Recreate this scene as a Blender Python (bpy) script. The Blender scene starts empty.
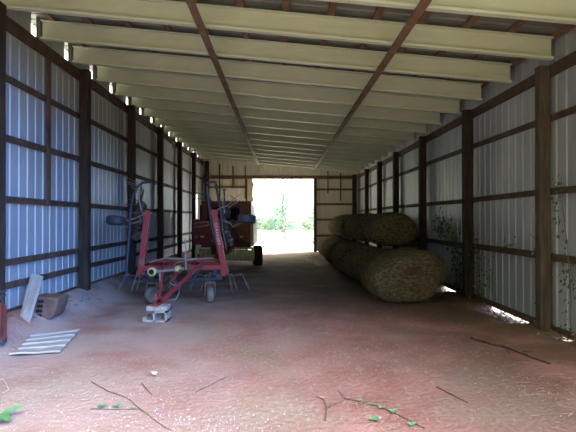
import bpy, math, random
from mathutils import Vector, Matrix, noise
R = random.Random(7)
scn = bpy.context.scene
COL = scn.collection
PI = math.pi

# ------------------------------------------------------------------ materials
def mat(name, c1, c2=None, scale=4.0, stretch=(1, 1, 1), rough=0.7, metal=0.0, bump=0.0, bscale=None,
        detail=5.0, lo=0.35, hi=0.65, spec=0.3):
    m = bpy.data.materials.new(name); m.use_nodes = True
    nt = m.node_tree; b = nt.nodes['Principled BSDF']
    b.inputs['Roughness'].default_value = rough
    b.inputs['Metallic'].default_value = metal
    b.inputs['Specular IOR Level'].default_value = spec
    b.inputs['Base Color'].default_value = (*c1, 1)
    if c2 is not None or bump:
        tc = nt.nodes.new('ShaderNodeTexCoord'); mp = nt.nodes.new('ShaderNodeMapping')
        mp.inputs['Scale'].default_value = stretch
        nt.links.new(tc.outputs['Object'], mp.inputs['Vector'])
        n = nt.nodes.new('ShaderNodeTexNoise'); n.inputs['Scale'].default_value = scale
        n.inputs['Detail'].default_value = detail
        nt.links.new(mp.outputs['Vector'], n.inputs['Vector'])
        if c2 is not None:
            cr = nt.nodes.new('ShaderNodeValToRGB')
            cr.color_ramp.elements[0].position = lo; cr.color_ramp.elements[1].position = hi
            cr.color_ramp.elements[0].color = (*c1, 1); cr.color_ramp.elements[1].color = (*c2, 1)
            nt.links.new(n.outputs['Fac'], cr.inputs['Fac'])
            nt.links.new(cr.outputs['Color'], b.inputs['Base Color'])
        if bump:
            src = n
            if bscale:
                src = nt.nodes.new('ShaderNodeTexNoise'); src.inputs['Scale'].default_value = bscale
                src.inputs['Detail'].default_value = 6
                nt.links.new(mp.outputs['Vector'], src.inputs['Vector'])
            bp = nt.nodes.new('ShaderNodeBump'); bp.inputs['Strength'].default_value = bump
            bp.inputs['Distance'].default_value = 0.03
            nt.links.new(src.outputs['Fac'], bp.inputs['Height'])
            nt.links.new(bp.outputs['Normal'], b.inputs['Normal'])
    return m

def mixin(m, col, scale, lo, hi, stretch=(1, 1, 1), detail=6.0, seed=0.0, strength=1.0, axis=None, arange=None):
    """layer another noise-shaped colour over a material's base colour (stain, dust, straw, painted light and shade)"""
    nt = m.node_tree; b = nt.nodes['Principled BSDF']
    tc = nt.nodes.new('ShaderNodeTexCoord'); mp = nt.nodes.new('ShaderNodeMapping')
    mp.inputs['Scale'].default_value = stretch; mp.inputs['Location'].default_value = (seed, seed * .7, seed * .3)
    nt.links.new(tc.outputs['Object'], mp.inputs['Vector'])
    n = nt.nodes.new('ShaderNodeTexNoise'); n.inputs['Scale'].default_value = scale; n.inputs['Detail'].default_value = detail
    nt.links.new(mp.outputs['Vector'], n.inputs['Vector'])
    mr = nt.nodes.new('ShaderNodeMapRange'); mr.inputs['From Min'].default_value = lo; mr.inputs['From Max'].default_value = hi
    mr.inputs['To Max'].default_value = strength
    nt.links.new(n.outputs['Fac'], mr.inputs['Value'])
    fac = mr.outputs['Result']
    if axis:
        sp = nt.nodes.new('ShaderNodeSeparateXYZ'); nt.links.new(tc.outputs['Object'], sp.inputs['Vector'])
        m2 = nt.nodes.new('ShaderNodeMapRange')
        m2.inputs['From Min'].default_value = arange[0]; m2.inputs['From Max'].default_value = arange[1]
        nt.links.new(sp.outputs[axis], m2.inputs['Value'])
        mu = nt.nodes.new('ShaderNodeMath'); mu.operation = 'MULTIPLY'
        nt.links.new(fac, mu.inputs[0]); nt.links.new(m2.outputs['Result'], mu.inputs[1]); fac = mu.outputs[0]
    mx = nt.nodes.new('ShaderNodeMix'); mx.data_type = 'RGBA'
    old = b.inputs['Base Color']
    if old.is_linked:
        nt.links.new(old.links[0].from_socket, mx.inputs[6])
    else:
        mx.inputs[6].default_value = old.default_value
    mx.inputs[7].default_value = (*col, 1)
    nt.links.new(fac, mx.inputs[0]); nt.links.new(mx.outputs[2], b.inputs['Base Color'])
    return m

M = {}
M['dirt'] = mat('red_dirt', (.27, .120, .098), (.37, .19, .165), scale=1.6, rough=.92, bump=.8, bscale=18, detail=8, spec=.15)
mixin(M['dirt'], (.27, .20, .15), 0.8, .50, .64, seed=3.1, strength=.75)
mixin(M['dirt'], (.42, .34, .26), 26, .56, .70, stretch=(1, .45, 1), seed=9.0, strength=.55)
mixin(M['dirt'], (.50, .40, .35), 55, .62, .74, seed=1.7, strength=.5)
mixin(M['dirt'], (.20, .14, .11), 2.2, .60, .78, stretch=(1, .6, 1), seed=5.7, strength=.6)
mixin(M['dirt'], (.060, .047, .040), .9, .22, .42, seed=2.9, strength=.93, axis='Y', arange=(6.6, 10.5))  # shade of the deep interior painted into the floor colour
mixin(M['dirt'], (.46, .36, .31), .9, .22, .42, seed=2.2, strength=.8, axis='Y', arange=(15.5, 19.5))  # light from the back doorway painted into the floor colour
mixin(M['dirt'], (.42, .345, .33), 1.1, .30, .58, seed=7.2, strength=.75, axis='X', arange=(.9, -2.4))  # pale chaffy dust, with the brighter light on the left painted in
mixin(M['dirt'], (.085, .050, .035), .8, .25, .50, seed=8.9, strength=.78, axis='X', arange=(.0, 2.4))  # browner on the right, with the dimmer light there painted in
M['ground'] = mat('dry_ground', (.50, .45, .37), (.42, .40, .31), scale=.7, rough=.95, bump=.3, bscale=9)
M['yard'] = mat('low_bounce_yard_dirt', (.16, .10, .07), (.12, .13, .06), scale=.9, rough=.95, bump=.3, bscale=9)  # unseen ground, colour kept dark to cut light bounced inside
M['sheet'] = mat('galvanised_sheet', (.335, .375, .42), (.42, .46, .51), scale=2.0, stretch=(1, 1, .3), rough=.5, metal=.25, spec=.4)
mixin(M['sheet'], (.27, .235, .19), 3.5, .60, .80, stretch=(1, 1, .25), seed=4.2, strength=.55)
mixin(M['sheet'], (.30, .20, .10), 4, .30, .60, stretch=(1, 1, .08), seed=6.6, strength=.75, axis='Y', arange=(6.05, 5.3))
M['sheet_back'] = mat('weathered_cream_sheet', (.64, .61, .52), (.72, .70, .61), scale=2.0, stretch=(1, 1, .3), rough=.55, metal=.1)
mixin(M['sheet_back'], (.36, .26, .16), 3.5, .62, .82, stretch=(1, 1, .3), seed=2.2, strength=.5)
M['roof'] = mat('roof_sheet', (.13, .14, .145), (.18, .19, .195), scale=2.0, rough=.5, metal=.25)
M['beam'] = mat('cream_paint', (.47, .515, .435), (.54, .585, .505), scale=2.5, stretch=(.6, 1, 1.5), rough=.5, spec=.35)
mixin(M['beam'], (.40, .36, .20), 6, .58, .78, stretch=(.25, 1, 2), seed=6.1, strength=.6)
mixin(M['beam'], (.06, .05, .04), 9, .735, .76, seed=8.8, strength=.9)
M['wood'] = mat('aged_brown_wood', (.055, .035, .027), (.105, .068, .052), scale=5, stretch=(3, .6, .6), rough=.85, bump=.4, bscale=22)
M['wood_post_lit'] = mat('lit_post_wood', (.055, .042, .034), (.115, .085, .066), scale=4, stretch=(3, 3, .5), rough=.9, bump=.6, bscale=16)  # lighter copy for the front right post, daylight put into its colour
M['wood_post_shaded'] = mat('shaded_post_wood', (.022, .016, .014), (.055, .037, .029), scale=4, stretch=(3, 3, .5), rough=.9, bump=.6, bscale=16)  # darker copy for the other posts, shade put into the colour
M['wood_red'] = mat('reddish_board', (.13, .075, .055), (.20, .125, .095), scale=5, stretch=(.7, .7, .7), rough=.8, bump=.3, bscale=20)
M['hay'] = mat('hay', (.075, .058, .034), (.26, .21, .125), scale=13, stretch=(1, 2.2, 2.2), rough=.95, bump=1.0, bscale=34, detail=8, spec=.1, lo=.36, hi=.66)
mixin(M['hay'], (.085, .066, .04), 4.0, .52, .70, seed=3.3, strength=.5)
mixin(M['hay'], (.28, .235, .15), 26, .60, .72, stretch=(1, 3.5, 1), seed=1.3, strength=.6)
M['straw'] = mat('loose_straw', (.28, .21, .13), (.42, .34, .22), scale=6, rough=.9)
M['loose'] = mat('trampled_hay', (.20, .15, .12), (.46, .38, .32), scale=16, rough=.95, bump=.8, bscale=30, stretch=(1, .6, 1))
M['chaff'] = mat('pale_chaff', (.42, .345, .315), (.54, .48, .45), scale=6, rough=.85)
M['red'] = mat('red_machine_paint', (.29, .030, .045), (.22, .04, .05), scale=7, rough=.45, spec=.4)
mixin(M['red'], (.30, .20, .17), 6, .55, .75, seed=1.1, strength=.5)
M['maroon'] = mat('baler_red_paint', (.23, .018, .022), (.18, .020, .023), scale=4, rough=.4, spec=.45)
mixin(M['maroon'], (.26, .14, .11), 5, .58, .8, seed=5.1, strength=.4)
M['blue'] = mat('faded_blue_paint', (.020, .030, .058), (.045, .058, .09), scale=7, rough=.5)
M['darksteel'] = mat('dark_steel', (.035, .035, .04), (.09, .085, .085), scale=8, rough=.55, metal=.4)
M['steel'] = mat('dull_steel', (.33, .33, .33), (.24, .21, .19), scale=8, rough=.5, metal=.5)
M['rust'] = mat('rusted_steel', (.11, .072, .06), (.19, .13, .105), scale=6, rough=.85, bump=.3, bscale=25)
M['yellow'] = mat('pale_yellow_paint', (.74, .71, .36), (.64, .61, .32), scale=5, rough=.55)
M['cream'] = mat('cream_side_paint', (.62, .58, .40), (.52, .47, .32), scale=4, rough=.5)
M['ring'] = mat('yellow_guard', (.55, .55, .24), (.42, .42, .22), scale=9, rough=.5)
M['rubber'] = mat('black_rubber', (.022, .022, .024), (.045, .043, .042), scale=10, rough=.8)
M['dustrubber'] = mat('dusty_rubber', (.20, .18, .17), (.13, .12, .115), scale=10, rough=.9)
M['bluerubber'] = mat('folded_wheel_rubber', (.030, .036, .055), (.055, .062, .085), scale=10, rough=.6)
M['void'] = mat('black_parts_and_shade', (.012, .011, .011), (.022, .02, .02), scale=9, rough=.8)
M['white'] = mat('white_plastic', (.80, .80, .80), rough=.5)
M['sticker_y'] = mat('yellow_sticker', (.85, .55, .06), rough=.5)
M['sticker_p'] = mat('purple_sticker', (.28, .14, .50), rough=.5)
M['concrete'] = mat('concrete', (.31, .285, .275), (.42, .395, .385), scale=14, rough=.95, bump=.3, bscale=60)
M['stone'] = mat('grey_stone', (.10, .10, .11), (.19, .19, .20), scale=9, rough=.95)
M['scrap'] = mat('scrap_sheet', (.36, .34, .325), (.46, .445, .43), scale=5, stretch=(1, 1, 1), rough=.5, metal=.2)
M['redcan'] = mat('red_can_paint', (.30, .04, .03), (.22, .05, .04), scale=8, rough=.4)
M['leaf'] = mat('vine_leaf', (.035, .085, .025), (.07, .13, .04), scale=7, rough=.55)
M['leaf_light'] = mat('bright_leaf', (.07, .22, .09), (.13, .32, .15), scale=7, rough=.5)
M['tine'] = mat('dull_tine_steel', (.12, .11, .10), (.20, .17, .15), scale=8, rough=.6, metal=.4)
M['decal'] = mat('worn_decal', (.52, .40, .40), (.40, .22, .22), scale=30, rough=.6)
M['leaf_dry'] = mat('dry_leaf', (.12, .09, .06), (.46, .40, .33), scale=16, rough=.85)
M['twig'] = mat('twig_bark', (.10, .07, .06), (.17, .125, .105), scale=12, rough=.9)
M['tree'] = mat('tree_leaf', (.13, .28, .18), (.25, .40, .31), scale=1.5, rough=.6)
M['bark'] = mat('tree_bark', (.14, .11, .09), (.22, .18, .15), scale=6, rough=.95)
# leaves let light through
for k in ('tree', 'leaf_light'):
    M[k].node_tree.nodes['Principled BSDF'].inputs['Subsurface Weight'].default_value = 0.0
# lower lip of every roof beam carries a rust-yellow run line along its length
def beam_stain(m):
    nt = m.node_tree; b = nt.nodes['Principled BSDF']
    at = nt.nodes.new('ShaderNodeAttribute'); at.attribute_name = 'runline'
    n = nt.nodes.new('ShaderNodeTexNoise'); n.inputs['Scale'].default_value = 3.0; n.inputs['Detail'].default_value = 6
    tc = nt.nodes.new('ShaderNodeTexCoord'); nt.links.new(tc.outputs['Object'], n.inputs['Vector'])
    mr = nt.nodes.new('ShaderNodeMapRange'); mr.inputs['From Min'].default_value = .35; mr.inputs['From Max'].default_value = .6
    nt.links.new(n.outputs['Fac'], mr.inputs['Value'])
    mu = nt.nodes.new('ShaderNodeMath'); mu.operation = 'MULTIPLY'
    nt.links.new(mr.outputs['Result'], mu.inputs[0]); nt.links.new(at.outputs['Fac'], mu.inputs[1])
    mx = nt.nodes.new('ShaderNodeMix'); mx.data_type = 'RGBA'
    nt.links.new(b.inputs['Base Color'].links[0].from_socket, mx.inputs[6]); mx.inputs[7].default_value = (.44, .40, .20, 1)
    nt.links.new(mu.outputs[0], mx.inputs[0]); nt.links.new(mx.outputs[2], b.inputs['Base Color'])
beam_stain(M['beam'])

# ------------------------------------------------------------------ mesh building
class MB:
    def __init__(s): s.v = []; s.f = []; s.smooth = []
    def add(s, vs, fs, smooth=False):
        o = len(s.v); s.v += [tuple(p) for p in vs]
        for f in fs: s.f.append(tuple(i + o for i in f)); s.smooth.append(smooth)
    def box(s, x0, x1, y0, y1, z0, z1, fn=None):
        vs = [(x, y, z) for x in (x0, x1) for y in (y0, y1) for z in (z0, z1)]
        if fn: vs = [fn(*p) for p in vs]
        s.add(vs, [(0, 1, 3, 2), (4, 6, 7, 5), (0, 4, 5, 1), (2, 3, 7, 6), (0, 2, 6, 4), (1, 5, 7, 3)])
        return s
    def bar(s, a, b, w, h=None, up=(0, 0, 1)):
        """square bar between two points"""
        a, b = Vector(a), Vector(b); h = h or w; d = (b - a).normalized(); u = Vector(up)
        if abs(d.dot(u)) > .97: u = Vector((0, 1, 0))
        r = d.cross(u).normalized(); u = r.cross(d)
        vs = []
        for p in (a, b):
            for i, j in ((-1, -1), (1, -1), (1, 1), (-1, 1)): vs.append(p + r * i * w / 2 + u * j * h / 2)
        s.add(vs, [(3, 2, 1, 0), (4, 5, 6, 7), (0, 1, 5, 4), (1, 2, 6, 5), (2, 3, 7, 6), (3, 0, 4, 7)])
        return s
    def tube(s, pts, r, n=8, r1=None, caps=True):
        pts = [Vector(p) for p in pts]; N = len(pts); vs = []; u = None
        for i, p in enumerate(pts):
            d = (pts[min(i + 1, N - 1)] - pts[max(i - 1, 0)]).normalized()
            if u is None:
                u = d.cross(Vector((0, 0, 1)));
                if u.length < .05: u = d.cross(Vector((0, 1, 0)))
            u = (u - d * u.dot(d)).normalized(); w = d.cross(u)
            rr = r if r1 is None else r + (r1 - r) * i / (N - 1)
            for k in range(n):
                a = 2 * PI * k / n; vs.append(p + u * rr * math.cos(a) + w * rr * math.sin(a))
        fs = [(i * n + k, i * n + (k + 1) % n, (i + 1) * n + (k + 1) % n, (i + 1) * n + k) for i in range(N - 1) for k in range(n)]
        s.add(vs, fs, True)
        if caps: s.add(vs[:n], [tuple(reversed(range(n)))]); s.add(vs[-n:], [tuple(range(n))])
        return s
    def lathe(s, c, axis, prof, n=24, smooth=True):
        """prof = [(radius, height along axis)...] about centre c"""
        c = Vector(c); a = Vector(axis).normalized(); u = a.cross(Vector((0, 0, 1)))
        if u.length < .05: u = a.cross(Vector((0, 1, 0)))
        u.normalize(); w = a.cross(u); vs = []
        for (r, h) in prof:
            for k in range(n):
                t = 2 * PI * k / n; vs.append(c + a * h + u * r * math.cos(t) + w * r * math.sin(t))
        fs = [(i * n + k, i * n + (k + 1) % n, (i + 1) * n + (k + 1) % n, (i + 1) * n + k) for i in range(len(prof) - 1) for k in range(n)]
        s.add(vs, fs, smooth)
        s.add(vs[:n], [tuple(reversed(range(n)))]); s.add(vs[-n:], [tuple(range(n))])
        return s
    def build(s, name, m, parent=None, bevel=0.0):
        me = bpy.data.meshes.new(name); me.from_pydata(s.v, [], s.f); me.update()
        me.polygons.foreach_set('use_smooth', s.smooth)
        me.materials.append(M[m] if isinstance(m, str) else m)
        o = bpy.data.objects.new(name, me); COL.objects.link(o)
        if parent is not None:
            o.parent = parent; o.location = tuple(-Vector(parent['_w'])) if '_w' in parent else (0, 0, 0)
        if bevel:
            b = o.modifiers.new('bevel', 'BEVEL'); b.width = bevel; b.segments = 2; b.limit_method = 'ANGLE'
        return o

def tag(o, label, cat, group=None, kind=None):
    o['label'] = label; o['category'] = cat
    if group: o['group'] = group
    if kind: o['kind'] = kind
    return o
def struct(o): o['kind'] = 'structure'; return o
def thing(name, loc, label, cat, group=None):
    """Empty at a thing's base; parts are built in world coordinates and hung below it"""
    o = bpy.data.objects.new(name, None); COL.objects.link(o); o.location = loc; o.empty_display_size = .2
    o['_w'] = list(loc)
    return tag(o, label, cat, group)
def centre(o):
    """put a single-mesh thing's origin at its base"""
    me = o.data; xs = [v.co for v in me.vertices]
    c = Vector(((min(p.x for p in xs) + max(p.x for p in xs)) / 2, (min(p.y for p in xs) + max(p.y for p in xs)) / 2, min(p.z for p in xs)))
    me.transform(Matrix.Translation(-c)); o.location = c
    return o

def sm(a, b, x):
    t = max(0, min(1, (x - a) / (b - a))); return t * t * (3 - 2 * t)

# ------------------------------------------------------------------ dimensions of the shed
XW = 3.85; YF = 3.6; YB = 22.85; SL = 0.088
def zr(x): return 3.775 + SL * (3.7 - x)          # underside of the roof beams
POST_Y = [6.12 + 2.75 * k for k in range(6)]
POST_R = [6.56, 9.2, 12.15, 15.0, 17.5, 20.1]
BEAM_Y = [5.15 + 1.1 * k for k in range(16)]

# ------------------------------------------------------------------ camera
cam = bpy.data.cameras.new('camera'); cam.sensor_width = 36; cam.lens = 466 / 576 * 36; cam.clip_start = .05
co = bpy.data.objects.new('camera', cam); COL.objects.link(co); co.location = (0, 0, 1.6)
co.rotation_euler = (PI / 2 + math.atan(3 / 466), 0, -math.atan(7 / 466))
scn.camera = co

# ------------------------------------------------------------------ floor and outside ground
def floor_h(x, y):
    h = 0.30 * sm(3.05, 3.85, -x) * (1 - .35 * sm(12, 20, y))
    h += .05 * sm(3.2, 3.6, x) + .02 * sm(3.3, 3.7, x) * noise.noise((0, y * 1.3, 4))
    h += .018 * noise.noise((x * .9, y * .7, 0)) + .010 * noise.noise((x * 3, y * 2.2, 2)) + .004 * noise.noise((x * 11, y * 9, 5))
    h -= .16 * sm(3.25, 3.75, x) * (sm(6.9, 7.2, y) - sm(8.3, 8.7, y) + sm(9.9, 10.2, y) - sm(10.8, 11.1, y) + .6 * (sm(5.9, 6.0, y) - sm(6.25, 6.35, y)))
    return h
fb = MB(); nx, ny = 110, 330
ys = [2.0 + (YB + .2 - 2.0) * (j / ny) ** 1.25 for j in range(ny + 1)]
xs = [-3.86 + 7.74 * i / nx for i in range(nx + 1)]
fb.add([(x, y, floor_h(x, y)) for y in ys for x in xs],
       [(j * (nx + 1) + i, j * (nx + 1) + i + 1, (j + 1) * (nx + 1) + i + 1, (j + 1) * (nx + 1) + i) for j in range(ny) for i in range(nx)], True)
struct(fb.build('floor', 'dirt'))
def gh(x, y): return -.17 + (.25 * noise.noise((x * .06, y * .06, 7)) if (abs(x) > 6 or y > 27 or y < -3) else 0)
for y0, y1, m_, nm in ((-45, 5.0, 'yard', 'ground_front'), (5.0, 75, 'ground', 'ground_back')):
    g = MB(); n = 50
    g.add([(-60 + 120 * i / n, y0 + (y1 - y0) * j / n, gh(-60 + 120 * i / n, y0 + (y1 - y0) * j / n)) for j in range(n + 1) for i in range(n + 1)],
          [(j * (n + 1) + i, j * (n + 1) + i + 1, (j + 1) * (n + 1) + i + 1, (j + 1) * (n + 1) + i) for j in range(n) for i in range(n)], True)
    struct(g.build(nm, m_))

# ------------------------------------------------------------------ corrugated sheeting
def rib_profile(a, b, pitch=.229, w=.042, d=.02, off=.07):
    """(position, depth) pairs along a sheet"""
    out = [(a, 0)]; p = a + off
    while p + w < b:
        out += [(p, 0), (p + .011, d), (p + w - .011, d), (p + w, 0)]; p += pitch
        if p - pitch / 2 - .01 < b and p - pitch / 2 > a:
            pass
    out.append((b, 0)); return out
def wall_sheet(mb, fixed, a, b, z0, z1, axis, sign, th=.004):
    """vertical ribbed sheet; ribs bulge to the outside (sign).  z0/z1 numbers or functions of position"""
    f0 = z0 if callable(z0) else (lambda p: z0); f1 = z1 if callable(z1) else (lambda p: z1)
    pr = rib_profile(a, b)
    vs = []
    for (p, d) in pr:
        for off in (0, th):
            q = fixed + sign * (d + off)
            for z in (f0(p), f1(p)): vs.append((q, p, z) if axis == 'y' else (p, q, z))
    fs = []
    for i in range(len(pr) - 1):
        k = 4 * i
        fs += [(k, k + 4, k + 5, k + 1), (k + 2, k + 3, k + 7, k + 6), (k + 1, k + 5, k + 7, k + 3), (k, k + 2, k + 6, k + 4)]
    e = 4 * (len(pr) - 1)
    fs += [(0, 1, 3, 2), (e, e + 2, e + 3, e + 1)]
    mb.add(vs, fs)

ztopL = zr(-XW) + .365; ztopR = zr(XW) + .365
# left wall: full sheets to the eave board, short sheets above it that stop just before every beam
w = MB()
wall_sheet(w, -XW, YF, 20.15, .12, 4.44, 'y', -1)
wall_sheet(w, -XW, 20.15, 21.55, .12, .95, 'y', -1)
wall_sheet(w, -XW, 20.15, 21.55, lambda p: 2.42 + .25 * (p - 20.15), 4.44, 'y', -1)
wall_sheet(w, -XW, 21.55, YB, .12, 4.44, 'y', -1)
prev = YF
for y in BEAM_Y:
    wall_sheet(w, -XW, prev, y - .13, 4.44, ztopL, 'y', -1); prev = y + .02
wall_sheet(w, -XW, prev, YB, 4.44, ztopL, 'y', -1)
wl = struct(w.build('wall_left', 'sheet'))
w = MB(); wall_sheet(w, XW, YF, YB, .04, ztopR, 'y', 1); wr = struct(w.build('wall_right', 'sheet'))
DX0, DX1, DZ = -1.62, 1.60, 3.56
w = MB()
wall_sheet(w, YB, -XW, DX0, .02, lambda p: zr(p) + .348, 'x', 1)
wall_sheet(w, YB, DX0, DX1, DZ, lambda p: zr(p) + .348, 'x', 1)
wall_sheet(w, YB, DX1, XW, .02, lambda p: zr(p) + .348, 'x', 1)
wb = struct(w.build('wall_back', 'sheet_back'))
# girts: horizontal boards behind the posts, one board per bay, a little uneven
def girts(wall, sx, rows, y_list):
    for (z, hgt, thick, m) in rows:
        for a, b in zip(y_list[:-1], y_list[1:]):
            dz0, dz1 = R.uniform(-.02, .02), R.uniform(-.02, .02)
            q = MB(); x0 = sx * (XW - .002); x1 = sx * (XW - thick)
            q.box(min(x0, x1), max(x0, x1), a + .004, b - .004, z - hgt / 2, z + hgt / 2,
                  lambda x, y, zz: (x, y, zz + (dz0 if y < (a + b) / 2 else dz1)))
            q.build('girt', m, wall)
yl = [YF] + POST_Y + [YB]
def one_girt(wall, sx, z, hgt, thick, a, b, m='wood', tilt=0):
    q = MB(); x0 = sx * (XW - .002); x1 = sx * (XW - thick)
    q.box(min(x0, x1), max(x0, x1), a + .004, b - .004, z - hgt / 2, z + hgt / 2, lambda x, y, zz: (x, y, zz + (tilt if y > (a + b) / 2 else 0)))
    return q.build('girt', m, wall)
girts(wl, -1, [(3.56, .085, .05, 'wood'), (2.72, .09, .05, 'wood'), (1.87, .09, .05, 'wood'), (1.0, .09, .05, 'wood'), (.66, .09, .05, 'wood'), (.27, .10, .05, 'wood')], yl[:-1] + [20.1])
girts(wl, -1, [(3.56, .085, .05, 'wood'), (1.0, .09, .05, 'wood')], [20.1, YB])
girts(wr, 1, [(3.03, .085, .05, 'wood'), (1.99, .09, .05, 'wood'), (1.05, .10, .05, 'wood'), (.075, .09, .05, 'wood')], [YF] + POST_R + [YB])
for wall, sx, z, hg in ((wl, -1, zr(-3.7) - .10, .19), (wr, 1, zr(3.7) - .08, .16)):
    q = MB(); x0 = sx * (XW - .002); x1 = sx * (XW - .05)
    q.box(min(x0, x1), max(x0, x1), YF, YB, z - hg / 2, z + hg / 2); q.build('eave_board', 'wood', wall)
q = MB().box(-XW + .052, -XW + .09, 7.58, 7.67, 1.83, 4.30); q.build('stud', 'wood', wl)
# back wall boards
def bboard(x0, x1, z0, z1, y0=YB - .05, m='wood_red', name='girt'):
    return MB().box(x0, x1, y0, YB - .002, z0, z1).build(name, m, wb)
bboard(-3.78, 3.70, DZ, DZ + .17, name='header_board', y0=YB - .06)
for z in (3.05, 2.33, 1.57, .78): bboard(1.75, 3.62, z - .05, z + .05)
for z in (3.16, 2.33, 1.57, .78): bboard(-3.62, -1.70, z - .05, z + .05)
bboard(DX1, DX1 + .15, 0, DZ, name='door_jamb', y0=YB - .12, m='wood'); bboard(DX0 - .09, DX0, 0, DZ, name='door_jamb', y0=YB - .12, m='wood')
for x, z0, z1 in ((2.30, 2.85, 3.95), (2.92, 2.50, 3.85), (-3.0, 2.2, 4.3), (-2.35, 3.1, 4.2), (-1.75, 2.6, 4.2)):
    bboard(x - .022, x + .022, z0, z1, y0=YB - .10, name='dark_upright_strip', m='wood')  # narrow dark upright strips in front of the back wall
# ragged sheet edge at the left of the doorway
q = MB(); pr = []
for k in range(9):
    z = 2.45 + 1.1 * k / 8; pr.append((DX0 + .08 + .20 + R.uniform(-.06, .06), z))
vs = [];
for (x, z) in pr: vs += [(DX0 - .02, YB - .13, z), (DX0 - .02, YB - .10, z), (x, YB - .16, z), (x, YB - .13, z)]
fs = []
for k in range(8):
    a = 4 * k; fs += [(a, a + 2, a + 6, a + 4), (a + 1, a + 5, a + 7, a + 3), (a + 2, a + 3, a + 7, a + 6), (a, a + 4, a + 5, a + 1)]
fs += [(0, 1, 3, 2), (32, 34, 35, 33)]
q.add(vs, fs); q.build('torn_sheet_edge', 'cream', wb)

# roof sheet and its purlins
q = MB(); pr = rib_profile(YF - .1, YB + .15); vs = []
for (p, d) in pr:
    for x in (-XW - .25, XW + .25):
        z = zr(x) + .345 + d; vs += [(x, p, z), (x, p, z + .004)]
fs = []
for i in range(len(pr) - 1):
    k = 4 * i; fs += [(k, k + 2, k + 6, k + 4), (k + 1, k + 5, k + 7, k + 3)]
q.add(vs, fs); ceil = struct(q.build('ceiling', 'roof'))
x = -3.60
while x < 3.75:
    q = MB(); q.box(x - .045, x + .045, YF - .05, YB, .302, .342, lambda a, b, c: (a, b, c + zr(a))); q.build('purlin', 'wood_red', ceil)
    x += .61

# ------------------------------------------------------------------ roof beams (cream channel sections)
ORD = ['first', 'second', 'third', 'fourth', 'fifth', 'sixth', 'seventh', 'eighth', 'ninth', 'tenth', 'eleventh', 'twelfth', 'thirteenth',
       'fourteenth', 'fifteenth', 'sixteenth']
for i, y in enumerate(BEAM_Y):
    q = MB(); x0, x1 = -3.775, 3.70 + R.uniform(-.03, .03); fn = lambda a, b, c: (a, b, c + zr(a))
    prof = [(0, 0), (.078, 0), (.078, .30), (0, .30), (0, .285), (.066, .285), (.066, .23), (.066, .09), (.066, .02), (.012, .02), (.012, .032), (-.002, .032)]
    N = 26; vs = []
    sag = R.uniform(-.004, .012)
    for k in range(N + 1):
        xx = x0 + (x1 - x0) * k / N
        for (dy, dz) in prof: vs.append(fn(xx, y + dy, dz - sag * math.sin(PI * k / N)))
    L = len(prof)
    fs = [(k * L + j, (k + 1) * L + j, (k + 1) * L + (j + 1) % L, k * L + (j + 1) % L) for k in range(N) for j in range(L)]
    fs += [tuple(range(L)), tuple(reversed(range(N * L, N * L + L)))]
    q.add(vs, fs); o = q.build('roof_rafter', 'beam')
    at = o.data.attributes.new('runline', 'FLOAT', 'POINT')
    vals = [.0] * len(vs)
    for k in range(N + 1):
        for j in (7, 8, 9, 10): vals[k * L + j] = R.uniform(.4, .9) * (.25 if j == 7 else 1)
    at.data.foreach_set('value', vals)
    centre(o)
    nm = ORD[i] if i < 15 else 'last'
    tag(o, f'cream painted roof rafter, {nm} one back from the front opening', 'rafter', 'cream rafters across the roof')

# stringers nailed below the beams
for x, lab in ((-1.07, 'long brown board under the rafters, on the side of the blue wall'),
               (1.55, 'long brown board under the rafters, on the side of the hay bales')):
    q = MB(); q.box(x - .05, x + .05, YF + .3, 21.9, -.045, -.014, lambda a, b, c: (a, b, c + zr(a)))
    tag(centre(q.build('bracing_board', 'wood_red')), lab, 'board', 'bracing boards under the rafters')

# ------------------------------------------------------------------ posts
def post(x, y, w, z1, label, group, m='wood_post_shaded'):
    q = MB(); zb = floor_h(x, y) - .06; rings = 14; vs = []
    for k in range(rings + 1):
        z = zb + (z1 - zb) * k / rings; t = .5 + .03 * noise.noise((x, y, z * 1.3)); ox, oy = .006 * noise.noise((x * 3, y, z)), .012 * noise.noise((x, y * 3, z * .8))
        c = .16
        for (a, b) in ((-1, -1 + c), (-1 + c, -1), (1 - c, -1), (1, -1 + c), (1, 1 - c), (1 - c, 1), (-1 + c, 1), (-1, 1 - c)):
            vs.append((x + a * w * t + ox * 0, y + b * w * t + oy, z))
    fs = [(k * 8 + j, k * 8 + (j + 1) % 8, (k + 1) * 8 + (j + 1) % 8, (k + 1) * 8 + j) for k in range(rings) for j in range(8)]
    fs += [tuple(reversed(range(8))), tuple(range(rings * 8, rings * 8 + 8))]
    q.add(vs, fs); return tag(centre(q.build('wooden_post', m)), label, 'post', group)
WID = [.17, .17, .17, .17, .17, .17]
for i, y in enumerate(POST_Y):
    post(-XW + .055 + .088, y, .165, zr(-3.7) - .01,
         f'dark wooden post against the blue sheet wall, {ORD[i]} back from the front', 'posts along the left wall')
for i, y in enumerate(POST_R):
    w_ = .152 if i == 0 else .17
    post(XW - .055 - w_ / 2 - .002, y, w_, zr(3.7) - .015,
         ('thick rough brown post closest to the front on the vine side wall' if i == 0 else
          f'dark wooden post on the wall behind the hay bales, {ORD[i]} back from the front'), 'posts along the right wall', 'wood_post_lit' if i == 0 else 'wood_post_shaded')
post(-3.60, YB - .17, .2, zr(-3.7) - .02, 'wooden corner post beside the baler at the back wall', 'corner posts of the back wall')
post(3.58, YB - .17, .2, zr(3.7) - .02, 'reddish brown corner post behind the hay bales at the back wall', 'corner posts of the back wall')

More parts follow.
